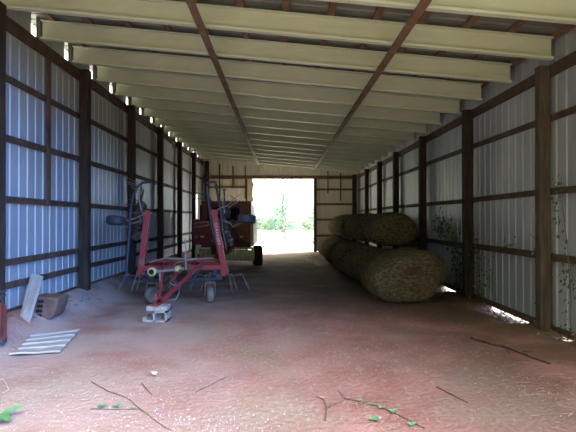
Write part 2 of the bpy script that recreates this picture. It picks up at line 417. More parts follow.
# ------------------------------------------------------------------ hay bales
def bale(cx, y0, length, cz, rx, rz, seed, label, group, fuzz=220, lean=0.0):
    rr = random.Random(seed); q = MB(); n, m = 56, 20; vs = []
    def rad(t, yy, k):
        s = 1 + .035 * noise.noise((math.cos(t) * 1.6 + seed * 3.1, math.sin(t) * 1.6, yy * 1.3)) + .016 * noise.noise((math.cos(t) * 7, math.sin(t) * 7 + seed, yy * 5))
        return s * k
    def pt(t, yy, k):
        s = rad(t, yy, k); c, sn = math.cos(t), math.sin(t)
        # sagging: flattened where it sits
        z = rz * s * sn
        if sn < 0: z = -rz * min(1.0, abs(sn) ** .85) * (s if abs(sn) < .8 else 1 * k)
        if sn < 0: c = math.copysign(abs(c) ** .72, c)
        return Vector((cx + rx * s * c * (1 + .03 * max(0, -sn)) + lean * k * max(0, sn), y0 + yy, cz + max(z, -rz)))
    rows = []
    for (yy, k) in ((.03, .25), (.0, .5), (.015, .68), (.05, .80), (.105, .885), (.18, .95)): rows.append((yy * 1.0, k))
    for j in range(m + 1): rows.append((.28 + (length - .56) * j / m, 1.0 - .02 * (2 * j / m - 1) ** 4 + (.018 if j % 5 == 2 else 0)))
    for (yy, k) in ((.18, .95), (.105, .885), (.05, .80), (.015, .68), (0, .5), (.03, .25)): rows.append((length - yy, k))
    for (yy, k) in rows:
        for a in range(n): 
            p = pt(2 * PI * a / n, yy, k)
            if k < .95: p.y += .03 * noise.noise((p.x * 5, p.z * 5, seed)) + .012 * math.sin(k * 40)
            vs.append(p)
    fs = [(i * n + k, i * n + (k + 1) % n, (i + 1) * n + (k + 1) % n, (i + 1) * n + k) for i in range(len(rows) - 1) for k in range(n)]
    c0 = len(vs); vs.append(Vector((cx, y0 + .045, cz))); c1 = len(vs); vs.append(Vector((cx, y0 + length - .045, cz)))
    L = (len(rows) - 1) * n
    fs += [(c0, (k + 1) % n, k) for k in range(n)] + [(c1, L + k, L + (k + 1) % n) for k in range(n)]
    q.add(vs, fs, True)
    # loose stalks standing off the face and the skin
    for k in range(fuzz):
        if rr.random() < .5:
            t = rr.uniform(0, 2 * PI); kk = rr.uniform(.2, .97); p = pt(t, 0, kk) + Vector((0, -.008, 0)); d = Vector((-math.sin(t), -rr.uniform(.05, .6), math.cos(t) + rr.uniform(-.5, .5)))
        else:
            t = rr.uniform(-.3, PI + .6); yy = rr.uniform(.05, length - .05); p = pt(t, yy, 1.01); d = Vector((-math.sin(t) + math.cos(t) * rr.uniform(0, .6), rr.uniform(-.7, .7), math.cos(t) + math.sin(t) * rr.uniform(0, .6)))
        d = d.normalized() * rr.uniform(.05, .17); s = d.cross(Vector((.3, 1, .2))).normalized() * .0022
        if p.z + min(0, d.z) < cz - rz + .01: continue
        q.add([p - s, p + s, p + d + s * .4 + Vector((0, 0, -.008))], [(0, 1, 2)])
    o = q.build('hay_bale', 'hay')
    centre(o); o.rotation_euler.z = rr.uniform(-.06, .06) if y0 > 9 else 0
    return tag(o, label, 'hay bale', group)
low = [(8.62, 2.37, .66, .50), (10.16, 2.50, .66, .455), (11.60, 2.32, .63, .44), (13.04, 2.20, .67, .455), (14.50, 2.32, .63, .44), (15.94, 2.21, .66, .45),
       (17.38, 2.30, .63, .44), (18.82, 2.24, .65, .45)]
for i, (y, cx, rx, rz) in enumerate(low):
    lab = ('slumped round hay bale on the dirt, whole flattened end showing, nearest the front' if i == 0 else
           'round hay bale on the ground in the bottom row, last one before the back doorway' if i == 7 else
           f'round hay bale on the ground in the bottom row, {ORD[i]} from the front')
    bale(cx, y, 1.29, floor_h(cx, y + .6) + rz - .015, rx, rz, 11 + i, lab, 'round bales in the bottom row', 2600 if i == 0 else 500, .27 if i == 0 else 0)
up = [(11.75, 2.90, .65, .435), (13.22, 2.68, .60, .415), (14.68, 2.78, .64, .43), (16.14, 2.64, .60, .415), (17.60, 2.68, .63, .43), (19.04, 2.64, .59, .42)]
for i, (y, cx, rx, rz) in enumerate(up):
    lab = ('round hay bale on top of the stack, nearest the front, dark rounded end' if i == 0 else
           'round hay bale on top of the stack, last one before the back doorway' if i == 5 else
           f'round hay bale on top of the stack, {ORD[i]} from the front')
    bale(cx, y, 1.28, 1.325 + R.uniform(-.015, .02), rx, rz, 31 + i, lab, 'round bales on top of the stack', 500)
# loose hay heaped at the end of the stack by the doorway
q = MB(); n = 34
for j in range(n + 1):
    for i in range(n + 1):
        x = .75 + 1.0 * i / n; y = 15.8 + 6.0 * j / n; d = math.hypot((x - 1.45) / .6, (y - 18.8) / 2.9)
        q.v.append((x, y, floor_h(x, y) + .11 * max(0, 1 - d * d) * (1 + 1.1 * noise.noise((x * 6, y * 4, 1))) - .02))
for j in range(n):
    for i in range(n): q.f.append((j * (n + 1) + i, j * (n + 1) + i + 1, (j + 1) * (n + 1) + i + 1, (j + 1) * (n + 1) + i)); q.smooth.append(True)
tag(q.build('loose_hay', 'loose'), 'loose hay spilled at the foot of the stack by the back doorway', 'hay', kind='stuff')

# ------------------------------------------------------------------ round baler
B0 = 15.6
bt = thing('round_baler', (-1.92, B0 + 1.0, 0), 'dark red round hay baler with pale yellow pickup parked beside the back doorway', 'baler')
xa, xb = -2.94, -.92
body = MB()
body.box(xa + .06, xb - .10, B0, B0 + .9, .60, 1.57)                       # lower housing
body.box(xa + .06, xb - .10, B0 + .9, B0 + 2.3, .55, 2.1)
for (x0, x1, z0, z1) in ((-2.64, -2.47, 1.57, 2.2), (-1.40, -1.00, 1.57, 2.2), (-2.47, -1.40, 1.97, 2.2)):
    body.box(x0, x1, B0 + .02, B0 + 1.0, z0, z1)
body.build('body', 'maroon', bt, bevel=.015)
tg = MB(); pts = []
for k in range(13):
    t = -PI / 2 + PI * k / 12; pts.append((B0 + 2.3 + .75 * math.cos(t), 1.32 + .78 * math.sin(t)))
vs = [(x, y, z) for x in (xa + .08, xb - .12) for (y, z) in pts]; L = len(pts)
tg.add(vs, [(k, k + 1, L + k + 1, L + k) for k in range(L - 1)] + [tuple(range(L)), tuple(reversed(range(L, 2 * L)))])
tg.build('tailgate', 'maroon', bt)
MB().box(-2.46, -1.41, B0 + .35, B0 + .40, 1.57, 1.96).build('belt_opening_shade', 'void', bt)  # near-black panel stands in for the shade inside the window
bl = MB()
for k in range(6): bl.box(-2.31 + .15 * k, -2.20 + .15 * k, B0 + .28, B0 + .345, 1.58, 1.95)
bl.build('belts', 'void', bt)
for x0, x1, m in ((xb - .098, xb, 'cream'), (xa, xa + .058, 'maroon')):
    q = MB(); q.box(x0, x1, B0 - .03, B0 + 2.6, .70, 1.60); q.build('side_panel', m, bt, bevel=.02)
# sloping shield below the window with its rim
MB().box(-2.5, -1.2, B0 - .03, B0 - .002, 1.50, 1.56).build('front_rail', 'darksteel', bt)
# pickup: ribbed yellow drum between end plates
pk = MB()
for k in range(15):
    x = -2.62 + .12 * k
    pk.lathe((x, B0 - .12, .40), (1, 0, 0), [(.165, -.056), (.185, -.04), (.185, .04), (.165, .056)], 14)
pkx = pk.build('pickup', 'yellow', bt)
rod = MB(); rod.tube([(-2.75, B0 - .12, .40), (-.90, B0 - .12, .40)], .045, 8); rod.build('pickup_shaft', 'darksteel', bt)
for k in range(14):
    x = -2.56 + .12 * k; tn = MB()
    tn.tube([(x, B0 - .12, .40), (x, B0 - .39, .33)], .006, 4).build('pickup_tine', 'steel', bt)
for x in (-2.78, -.95):
    MB().box(x - .03, x + .03, B0 - .35, B0 + .5, .20, .62).build('end_plate', 'yellow', bt, bevel=.02)
MB().box(-2.75, -.98, B0 - .20, B0 - .12, .60, .66).build('wind_guard', 'yellow', bt)
def wheel(parent, name, c, axis, r, wd, tyre, hub, tread=False):
    q = MB(); q.lathe(c, axis, [(r * .55, -wd * .42), (r * .8, -wd * .5), (r * .95, -wd * .42), (r, -wd * .2), (r, wd * .2), (r * .95, wd * .42), (r * .8, wd * .5), (r * .55, wd * .42)], 28)
    if tread:
        a = Vector(axis).normalized(); u = a.cross(Vector((0, 0, 1)));
        u = u.normalized() if u.length > .05 else Vector((1, 0, 0)); v = a.cross(u)
        for k in range(20):
            t = 2 * PI * k / 20; d = u * math.cos(t) + v * math.sin(t)
            p = Vector(c) + d * (r + .004); q.bar(p - a * wd * .38, p + a * wd * .38, .03 * r / .3, .014, up=d)
    o = q.build(name, tyre, parent)
    h = MB(); h.lathe(c, axis, [(r * .5, -wd * .3), (r * .52, -wd * .36), (r * .2, -wd * .40), (r * .18, -wd * .5), (r * .18, wd * .5), (r * .2, wd * .40), (r * .52, wd * .36), (r * .5, wd * .3)], 20)
    h.build('hub', hub, o)
    if parent is not None: o.children[0].location = (0, 0, 0)
    return o
for x in (-2.86, -.80): wheel(bt, 'wheel', (x, B0 + .45, .335), (1, 0, 0), .345, .33, 'rubber', 'cream', True)
ax = MB(); ax.bar((-3.0, B0 + .45, .33), (-.85, B0 + .45, .33), .09); ax.build('axle', 'darksteel', bt)
tg = MB(); tg.bar((-2.3, B0 - .02, .66), (-1.95, B0 - 1.9, .50), .11, .13); tg.bar((-1.55, B0 - .02, .66), (-1.90, B0 - 1.9, .50), .11, .13)
tg.build('drawbar', 'maroon', bt)
ps = MB(); ps.tube([(-1.93, B0 - .1, .95), (-1.93, B0 - 1.7, .72)], .05, 10); ps.build('drive_shaft', 'void', bt)
jk = MB(); jk.tube([(-1.80, B0 - 1.75, .02), (-1.80, B0 - 1.75, .85)], .035, 8); jk.lathe((-1.80, B0 - 1.75, .0), (0, 0, 1), [(.09, .0), (.09, .02)], 12); jk.build('parking_jack', 'darksteel', bt)
for x, z, w_, m, nm in ((-2.63, 1.01, .12, 'sticker_y', 'warning_sticker'), (-1.33, 1.01, .13, 'sticker_y', 'warning_sticker'), (-2.82, 1.01, .09, 'sticker_p', 'purple_sticker')):
    MB().box(x - w_ / 2, x + w_ / 2, B0 - .006, B0 - .001, z - .035, z + .035).build(nm, m, bt)
MB().box(-2.83, -2.67, B0 - .05, B0 - .001, .61, .74).build('reflector', 'white', bt)
hs = MB()
for k in range(4):
    x = -1.75 + .1 * k
    hs.tube([(x - .1, B0 - .03, 1.45), (x - .05, B0 - .12, 1.15), (x + .02 + .03 * k, B0 - .14, .92), (x + .30, B0 - .10, .76 + .02 * k), (x + .45, B0 - .02, .70)], .018, 6)
hs.build('hydraulic_hoses', 'rubber', bt)

# ------------------------------------------------------------------ hay tedder, folded for transport
T0 = 8.9; KT = 466 / T0
def tp(px, py, y=T0): k = 466 / y; return ((px - 281) / k, y, 1.6 + (219 - py) / k)
td = thing('hay_tedder', (-1.85, T0, 0), 'red and blue folded hay tedder with tined rotors, its hitch resting on concrete blocks', 'hay tedder')
fr = MB()
fr.bar(tp(141, 268), tp(228, 267), .09, .09)
fr.bar(tp(150, 261, 9.15), tp(222, 261, 9.15), .06, .06)
for px in (152, 172, 195, 216): fr.bar(tp(px, 268), tp(px, 261, 9.15), .06, .05)
fr.build('main_frame', 'red', td, bevel=.008)
for (a, b, c) in (((142, 273), (148, 214), 'arm'), ((225, 272), (214.5, 213), 'arm')):
    q = MB(); q.bar(tp(*a), tp(*b), .108, .10, up=(0, 1, 0)); q.lathe(tp(*a), (0, 1, 0), [(.075, -.08), (.075, .08)], 16); q.lathe(tp(*b), (0, 1, 0), [(.07, -.07), (.07, .07)], 14)
    arm = q.build('folding_arm', 'red', td, bevel=.006)
    if a[0] > 200:      # worn pale lettering running up this arm, too small to read
        mk = MB(); A, Bv = Vector(tp(*a)), Vector(tp(*b)); d = (Bv - A).normalized()
        for k in range(8):
            p = A + d * (.55 + .055 * k); mk.box(p.x - .018, p.x + .022, T0 - .0605, T0 - .0565, p.z - .012 - .006 * (k % 3), p.z + .012)
        mk.bar(A + d * .55 + Vector((-.02, -.0585, 0)), A + d * .95 + Vector((-.02, -.0585, 0)), .006, .004)
        mk.build('worn_decal', 'decal', arm).location = (0, 0, 0)
# drawbar: two legs meeting at the hitch
hit = Vector(((160 - 281) / (466 / 7.42), 7.42, .275))
dr = MB(); dr.bar(tp(204, 262), hit + Vector((.03, 0, .02)), .045, .06); dr.bar(tp(164.5, 263), hit + Vector((-.02, .06, .0)), .045, .06)
dr.bar(Vector(tp(184, 266)) + Vector((0, -.1, 0)), (-1.93, 8.25, .52), .05, .05)
dr.build('drawbar', 'red', td, bevel=.006)
hc = MB(); hc.bar(hit + Vector((-.02, .12, -.01)), hit + Vector((-.02, -.22, -.005)), .10, .03); hc.bar(hit + Vector((-.02, .05, .07)), hit + Vector((-.02, -.20, .09)), .09, .025); hc.tube([hit + Vector((-.02, -.15, -.02)), hit + Vector((-.02, -.15, .17))], .016, 8)
hc.build('hitch_clevis', 'red', td)
# blue tubes
def path(ps, y=T0): return [tp(*p) if len(p) == 2 else tp(*p) for p in ps]
lb = MB(); lb.tube(path([(127, 283), (128, 262), (130, 235), (131.5, 208), (134, 195), (138, 187), (143, 183), (150, 182), (156, 184)]), .026, 10); lb.build('guard_tube', 'blue', td)
rb = MB(); rb.tube(path([(223, 268), (217, 246), (212, 226), (209, 205), (207, 186)]), .028, 10); rb.tube(path([(206, 183.5), (215, 181)]), .022, 8); rb.build('guard_tube', 'blue', td)
r2 = MB(); r2.tube(path([(215, 181), (217, 190), (219.5, 202), (221, 212), (223, 232), (227, 250)]), .024, 8); r2.build('guard_tube', 'darksteel', td)
bb = MB(); bb.bar(tp(122, 281.5), tp(168, 279.5), .06, .055); bb.bar(tp(187, 280), tp(223, 278), .06, .055); bb.bar(tp(145, 280), tp(148, 268), .07); bb.bar(tp(214, 279), tp(216, 268), .07)
bb.bar(tp(193, 279), tp(203, 265), .045); bb.bar(tp(152, 280), tp(160, 266), .045)
bb.build('rotor_beam', 'blue', td, bevel=.006)
# wheels with their forks
for (px, py, s) in ((152.5, 295, 1), (210.5, 294, -1)):
    c = Vector(tp(px, py)); c.z = .158
    wheel(td, 'wheel', c, (math.cos(.42), -math.sin(.42), 0) if s > 0 else (math.cos(.2), math.sin(.2), 0), .158, .13, 'dustrubber', 'rust')
    fk = MB()
    for e in (-.10, .10): fk.bar(c + Vector((e, 0, 0)), c + Vector((e * .9, .02, .23)), .02, .035)
    fk.bar(c + Vector((-.10, .02, .23)), c + Vector((.10, .02, .23)), .04); fk.tube([c + Vector((0, .02, .23)), c + Vector((0, .03, .42))], .025, 8)
    fk.tube([c, c + Vector((-.12 * s, 0, 0))], .014, 8); fk.build('wheel_fork', 'rust', td)
# drive shaft and its round guards
a, b = Vector(tp(154, 271.5, 8.35)), Vector(tp(184, 268.5, 8.75))
q = MB(); q.tube([a, b], .032, 10); q.build('drive_shaft', 'steel', td)
def ring(c, r, dr, dep, axis):
    q = MB(); q.lathe(c, axis, [(r * .62, 0), (r, -.01), (r * 1.03, dep * .4), (r * .85, dep)], 22); return q
ring(a - (b - a).normalized() * .03, .078, .03, .07, (.15, 1, 0)).build('shaft_guard', 'ring', td); ring(a - (b - a).normalized() * .04, .045, .02, .03, (.15, 1, 0)).build('shaft_socket', 'void', td)
ring(Vector(tp(180, 269, 8.6)), .07, .03, .07, (-1, .2, 0)).build('shaft_guard', 'ring', td)
# upright cylinder and parking leg
q = MB(); q.tube([tp(186.5, 270, 8.8), tp(186, 255, 8.8)], .022, 8); q.tube([tp(186, 256, 8.8), tp(185.5, 238, 8.8)], .010, 6); q.build('hydraulic_cylinder', 'steel', td)
q = MB(); q.tube([(-2.12, 8.2, .66), (-2.12, 8.2, .10)], .016, 8); q.build('parking_leg', 'steel', td)
# hoses
q = MB()
q.tube([tp(170, 275, 8.6), tp(176, 283, 8.4), tp(180, 292, 8.3), tp(176, 299, 8.2), tp(168, 300, 8.2)], .010, 6)
q.tube([tp(190, 268, 8.7), tp(186, 280, 8.5), tp(176, 286, 8.4), tp(170, 282, 8.4)], .010, 6)
q.tube([tp(172, 276, 8.7), tp(171, 290, 8.6), tp(178, 284, 8.5)], .009, 6)
q.build('hydraulic_hose', 'steel', td)
# rotors: hub, six tine arms, a pair of spring tines on each
def rotor(c, axis, r, phase, tine_dir, mcol, flat=1.0):
    c = Vector(c); a = Vector(axis).normalized(); u = a.cross(Vector((0, 0, 1))); u = u.normalized() if u.length > .05 else Vector((1, 0, 0)); v = a.cross(u)
    q = MB(); q.lathe(c, a, [(.06, -.10), (.13, -.06), (.16, 0), (.13, .05), (.06, .10)], 18)
    hub = q.build('rotor', mcol, td)
    for k in range(6):
        t = phase + 2 * PI * k / 6; d = u * math.cos(t) + v * math.sin(t); side = a.cross(d)
        q = MB(); q.tube([c + d * .12, c + d * r * .6, c + d * r + a * .03], .017, 6); o = q.build('tine_arm', mcol, hub); o.location = (0, 0, 0)
    for k in range(6):
        q = MB(); t = phase + 2 * PI * k / 6; d = u * math.cos(t) + v * math.sin(t); side = a.cross(d); e = c + d * r + a * .03
        q.tube([e - side * .04, e + side * .04], .016, 6)
        for sgn, ln in ((-1, .30), (1, .24)):
            q.tube([e + side * .03 * sgn, e + side * .035 * sgn + d * .03, e + side * .05 * sgn + d * .09 + a * tine_dir * ln * .5, e + side * .05 * sgn + d * .17 + a * tine_dir * ln], .007, 5)
        o = q.build('spring_tine', 'tine', hub); o.location = (0, 0, 0)
rotor((-2.52, T0 + .12, .50), (0, .12, 1), .40, .3, -1, 'darksteel')
rotor((-1.18, T0 + .12, .50), (0, .12, 1), .40, .1, -1, 'darksteel')
rotor(tp(142, 208, 9.25), (.92, .35, .05), .44, .25, -1, 'darksteel')
rotor(tp(224, 212, 9.25), (-.80, .60, .05), .44, .55, 1, 'darksteel')
# outer wheels, tipped on their sides by the folding
for (px, py, ex) in ((117, 220.5, (128, 222)), (246.5, 219, (233, 221))):
    wheel(td, 'folded_wheel', tp(px, py, 9.0), (.05, .1, 1), .17, .17, 'bluerubber', 'rust', True)
    q = MB(); q.tube([tp(px, py + 1, 9.0), tp(ex[0], ex[1] + 6, 9.0), tp(ex[0] + (3 if px < 200 else -3), ex[1] + 2, 9.0), tp((147 if px < 200 else 216), 219, 9.0)], .022, 8); q.build('wheel_bracket', 'rust', td)
for ps_, r_ in (([(127, 221), (134, 219), (141, 216), (147, 214)], .016), ([(139, 196), (141, 206), (143, 214)], .012), ([(138, 193), (141, 190), (140, 196)], .016),
                ([(214, 213), (219, 209), (225, 206)], .02), ([(226, 207), (236, 197), (241, 194)], .008), ([(225, 213), (222, 200), (225, 196)], .010), ([(228, 208), (240, 200)], .008),
                ([(150, 262), (166, 258), (186, 259), (214, 258)], .018), ([(170, 268), (178, 262), (196, 259)], .012)):
    MB().tube(path(ps_), r_, 6).build('linkage_rod', 'steel', td)
for pts_, a_, b_ in ((((222, 214), (226, 232), (230, 240)), (222, 212), (232, 246)), (((139, 214), (140, 228)), (139, 210), (137, 240))):
    g2 = MB()
    for (px, py) in pts_: g2.lathe(tp(px, py, 9.15), (1, .3, .2), [(.03, -.08), (.07, -.05), (.07, .05), (.03, .08)], 12)
    g2.bar(tp(*a_, 9.15), tp(*b_, 9.15), .06); g2.build('gear_case', 'darksteel', td)

# ------------------------------------------------------------------ blocks under the hitch
hx, hy = hit.x, hit.y
zb0 = floor_h(hx, hy)
q = MB(); X0, X1, Y0, Y1 = hx - .05, hx + .165, hy - .20, hy + .17; z0, z1 = zb0 - .005, zb0 + .172; t = .03
for (a0, a1, c0, c1) in ((X0, X0 + t, z0, z1), (X1 - t, X1, z0, z1), (X0, X1, z0, z0 + t), (X0, X1, z1 - t, z1)): q.box(a0, a1, Y0, Y1, c0, c1)
q.box(X0 + t, X1 - t, (Y0 + Y1) / 2 - .018, (Y0 + Y1) / 2 + .018, z0 + t, z1 - t)
tag(centre(q.build('concrete_block', 'concrete')), 'hollow concrete block lying on its side on the dirt under the tedder hitch', 'concrete block')
q = MB(); q.box(hx - .15, hx + .175, hy - .20, hy + .02, z1 + .001, z1 + .075)
tag(centre(q.build('concrete_block', 'concrete', bevel=.006)), 'flat pale concrete block laid on top of the hollow block, under the hitch', 'concrete block')
q = MB(); q.box(hx - .205, X0 - .004, hy - .21, hy + .10, z0 + .005, z0 + .042); q.box(hx - .205, hx - .175, hy - .21, hy + .10, z0 + .042, z0 + .085); q.box(hx - .175, hx - .14, hy - .21, hy - .10, z0 + .042, z0 + .065)
tag(centre(q.build('concrete_block', 'concrete', bevel=.004)), 'broken flat piece of concrete block on the dirt beside the hollow block', 'concrete block')

# ------------------------------------------------------------------ scrap along the left wall
def sheet_quad(name, c00, c10, c11, c01, ribs, along, m, ragged=0.0, th=.003, h=.016):
    """ribbed sheet over four corners; ribs run along u ('u') or v ('v')"""
    c00, c10, c11, c01 = map(Vector, (c00, c10, c11, c01)); q = MB(); nrm = (c10 - c00).cross(c01 - c00).normalized()
    if nrm.z < 0: nrm = -nrm
    prof = []
    for k in range(ribs):
        b = (k + .5) / ribs if ribs > 1 else .5
        if ribs > 2: b = .04 + .92 * k / (ribs - 1)
        prof += [(b - .040, 0), (b - .022, h), (b + .022, h), (b + .040, 0)]
    prof = [(0, 0)] + [p for p in prof if 0 < p[0] < 1] + [(1, 0)]
    N = 10; vs = []
    for k in range(N + 1):
        s = k / N
        for (p, d) in prof:
            u, v = (s, p) if along == 'u' else (p, s)
            if ragged and along == 'u' and k == 0: u = (-.10 * sm(.80, 1, p) + .012 * noise.noise((p * 9, 1, 1))) 
            P = (c00 * (1 - u) + c10 * u) * (1 - v) + (c01 * (1 - u) + c11 * u) * v
            P = P + nrm * (d + .008 * noise.noise((u * 3, v * 3, ribs)))
            vs += [P, P - nrm * th]
    L = 2 * len(prof); fs = []
    for k in range(N):
        for j in range(len(prof) - 1):
            a = k * L + 2 * j; fs += [(a, a + L, a + L + 2, a + 2), (a + 1, a + 3, a + L + 3, a + L + 1)]
    for j in range(len(prof) - 1):
        a = 2 * j; fs.append((a, a + 2, a + 3, a + 1)); a += N * L; fs.append((a, a + 1, a + 3, a + 2))
    for k in range(N):
        a = k * L; fs.append((a, a + 1, a + L + 1, a + L)); a += L - 2; fs.append((a, a + L, a + L + 1, a + 1))
    q.add(vs, fs); return q.build(name, m)
fz = lambda x, y, d=.012: (x, y, floor_h(x, y) + d)
o = sheet_quad('metal_sheet', fz(-3.27, 6.16, .025), fz(-2.88, 6.74, .02), fz(-2.63, 5.60, .02), fz(-3.10, 5.46, .03), 5, 'u', 'scrap', ragged=.12)
tag(centre(o), 'flat ribbed metal sheet lying on the dirt with one ragged edge', 'metal sheet')
o = sheet_quad('metal_sheet', (-3.64, 6.56, floor_h(-3.64, 6.56) + .004), (-3.45, 6.46, floor_h(-3.45, 6.46) + .004), (-3.545, 7.02, .745), (-3.775, 7.10, .775), 2, 'v', 'scrap', h=.022)
tag(centre(o), 'narrow ribbed metal sheet leaning against the blue wall', 'metal sheet')
# rusty bucket with slots, behind the leaning sheet
bk = thing('rusty_bucket', (-3.38, 6.98, floor_h(-3.38, 6.98)), 'rusty brown steel loader bucket with dark slots beside the leaning metal sheet', 'bucket')
q = MB(); z0 = floor_h(-3.38, 6.98); prof = [(-3.60, .0), (-3.44, .0), (-3.37, .03), (-3.31, .09), (-3.27, .20), (-3.24, .33), (-3.34, .34), (-3.46, .345), (-3.60, .36)]
L = len(prof); vs = [(x, y, z0 + z) for y in (6.86, 7.20) for (x, z) in prof]
q.add(vs, [tuple(reversed(range(L))), tuple(range(L, 2 * L))] + [(k, (k + 1) % L, L + (k + 1) % L, L + k) for k in range(L)])
q.build('shell', 'rust', bk, bevel=.012)
for k in range(4):
    z = z0 + .06 + .07 * k; MB().box(-3.57 + .01 * k, -3.49 + .01 * k, 6.84, 6.859, z, z + .038).build('slot_shade', 'void', bk)  # near-black boxes paint the shade inside the bucket's slots
# red can at the left edge of the view
rc = thing('red_canister', (-3.40, 5.60, floor_h(-3.40, 5.60)), 'red metal canister with black top fitting standing by the blue wall', 'canister')
z0 = rc.location.z
q = MB(); q.lathe((-3.40, 5.6, z0), (0, 0, 1), [(.115, 0), (.12, .015), (.12, .40), (.11, .44), (.07, .475), (.04, .485)], 24); q.build('tank', 'redcan', rc)
q = MB(); q.lathe((-3.40, 5.6, z0), (0, 0, 1), [(.125, 0), (.127, .05), (.122, .055)], 24); q.build('base_ring', 'darksteel', rc)
q = MB(); q.lathe((-3.40, 5.6, z0 + .48), (0, 0, 1), [(.045, 0), (.05, .03), (.035, .06)], 14); q.bar((-3.43, 5.6, z0 + .55), (-3.27, 5.58, z0 + .57), .035, .03); q.bar((-3.41, 5.6, z0 + .60), (-3.26, 5.58, z0 + .62), .03, .02); q.build('valve', 'rubber', rc)
q = MB(); q.tube([(-3.32, 5.57, z0 + .55), (-3.28, 5.55, z0 + .50), (-3.262, 5.53, z0 + .30), (-3.27, 5.52, z0 + .10)], .013, 8); q.build('hose', 'rubber', rc)
MB().box(-3.34, -3.30, 5.478, 5.484, z0 + .36, z0 + .40).build('label_patch', 'white', rc)

# rubble thrown along the foot of the left wall
for k in range(16):
    y = R.uniform(6.6, 9.6) if k < 11 else R.uniform(8.2, 9.0); x = -3.78 + R.uniform(.06, .34) + (0 if k < 11 else .1)
    s = R.uniform(.02, .05); q = MB(); z = floor_h(x, y)
    vs = []
    for a in range(7):
        t = 2 * PI * a / 7
        for (rr_, zz) in ((1, -.3), (.95 * R.uniform(.7, 1.1), .35), (.5, .6)): vs.append((x + s * rr_ * math.cos(t) * 1.5, y + s * rr_ * math.sin(t), z + s * zz))
    fs = [(3 * a + j, 3 * ((a + 1) % 7) + j, 3 * ((a + 1) % 7) + j + 1, 3 * a + j + 1) for a in range(7) for j in (0, 1)] + [tuple(3 * a + 2 for a in range(7)), tuple(3 * a for a in reversed(range(7)))]
    q.add(vs, fs); tag(centre(q.build('stone', 'stone')), 'small grey stone lying along the foot of the blue sheet wall', 'stone', 'stones along the blue wall')

# ------------------------------------------------------------------ straw, chaff and leaf litter
q = MB()
for k in range(9000):
    y = 3.3 + 14 * R.random() ** 1.9; x = R.uniform(-3.7, 3.5)
    nz = noise.noise((x * .8, y * .6, 12))
    if nz < R.uniform(-.25, .45) or (x > 1.45 and y > 8.4) or (x < -.7 and y > 8.0): continue
    if -3.5 < x < -2.5 and 5.2 < y < 7: continue
    a = R.uniform(0, PI) * .6 - .3 + (PI / 2 if R.random() < .25 else 0); l = R.uniform(.012, .05); wd = R.uniform(.0015, .003)
    z = floor_h(x, y) + R.uniform(.004, .012); d = Vector((math.cos(a), math.sin(a), R.uniform(-.1, .1))) * l; s = Vector((-math.sin(a), math.cos(a), 0)) * wd
    p = Vector((x, y, z)); q.add([p - d - s, p + d - s, p + d + s, p - d + s], [(0, 1, 2, 3)])
tag(q.build('straw_litter', 'straw'), 'short bits of straw scattered over the red dirt floor', 'straw', kind='stuff')
q = MB()
for k in range(2600):
    c = R.choice([(-1.1, 3.6, .55, .22), (-1.3, 3.9, .7, .35), (-2.2, 4.0, .7, .4), (-1.6, 4.3, .9, .5), (-.6, 3.6, .3, .2), (-.9, 5.2, 1.6, 1.2)])
    x = R.gauss(c[0], c[2]); y = R.gauss(c[1], c[3]);
    if abs(x) > 3.6 or y < 3.0: continue
    s = R.uniform(.0025, .007); a = R.uniform(0, PI); z = floor_h(x, y) + .005; p = Vector((x, y, z))
    u = Vector((math.cos(a), math.sin(a), .2)) * s; v = Vector((-math.sin(a), math.cos(a), .3)) * s * R.uniform(.4, 1)
    q.add([p - u, p - v, p + u, p + v + Vector((0, 0, s))], [(0, 1, 2), (0, 2, 3)])
tag(q.build('chaff', 'chaff'), 'pale chaff and crumbs strewn over the dirt near the front', 'chaff', kind='stuff')
q = MB()
for k in range(2200):
    c = R.choice([(3.80, 7.7, .12, .45), (3.86, 7.8, .10, .45), (4.0, 7.9, .14, .5), (3.85, 10.5, .12, .35), (4.2, 8.0, .2, .7), (3.74, 5.7, .08, .3), (4.2, 8.5, .3, 1.8)])
    x = R.gauss(c[0], c[2]); y = R.gauss(c[1], c[3]); s = R.uniform(.012, .042); a = R.uniform(0, PI)
    if x < 3.4: continue
    z = (floor_h(x, y) if x < 3.86 else -.14) + R.uniform(.006, .085); p = Vector((x, y, z))
    u = Vector((math.cos(a), math.sin(a), R.uniform(-.3, .3))) * s; v = Vector((-math.sin(a), math.cos(a), R.uniform(-.4, .4))) * s * .6
    q.add([p - u, p - v, p + u, p + v + Vector((0, 0, s * .4))], [(0, 1, 2), (0, 2, 3)])
tag(q.build('leaf_litter', 'leaf_dry'), 'dry leaf litter in the gap under the vine side wall', 'leaf litter', kind='stuff')

# ------------------------------------------------------------------ sticks and fallen vines on the floor
def gp(px, py, z=0.0):
    y = (1.6 - z) * 466 / (py - 219); return (px - 281) / 466 * y, y
def gpath(ps, lift=.012, sub=4):
    pts = [gp(*p) for p in ps]; out = []
    for i in range(len(pts) - 1):
        for k in range(sub):
            t = k / sub; x = pts[i][0] * (1 - t) + pts[i + 1][0] * t; y = pts[i][1] * (1 - t) + pts[i + 1][1] * t
            out.append((x, y, floor_h(x, y) + lift + .004 * noise.noise((x * 9, y * 9, 3))))
    x, y = pts[-1]; out.append((x, y, floor_h(x, y) + lift)); return out
def stick(ps, r, label, r1=None, name='stick', m='twig', cat='stick', extra=()):
    q = MB(); q.tube(gpath(ps, r * .9), r, 6, r1 or r * .5)
    for e in extra: q.tube(gpath(e, r * .8), r * .5, 5, r * .2)
    return tag(centre(q.build(name, m)), label, cat)
stick([(472, 339), (490, 345), (505, 348), (520, 354), (534, 360), (552, 366)], .017, 'long dark crooked branch on the dirt near the leaf gap', m='wood', extra=([(520, 354), (535, 353)], [(505, 348), (512, 356)]))
stick([(437, 386.5), (450, 393), (469, 403.5)], .006, 'short thin straight stick on the dirt, in front of the long crooked branch', m='wood')
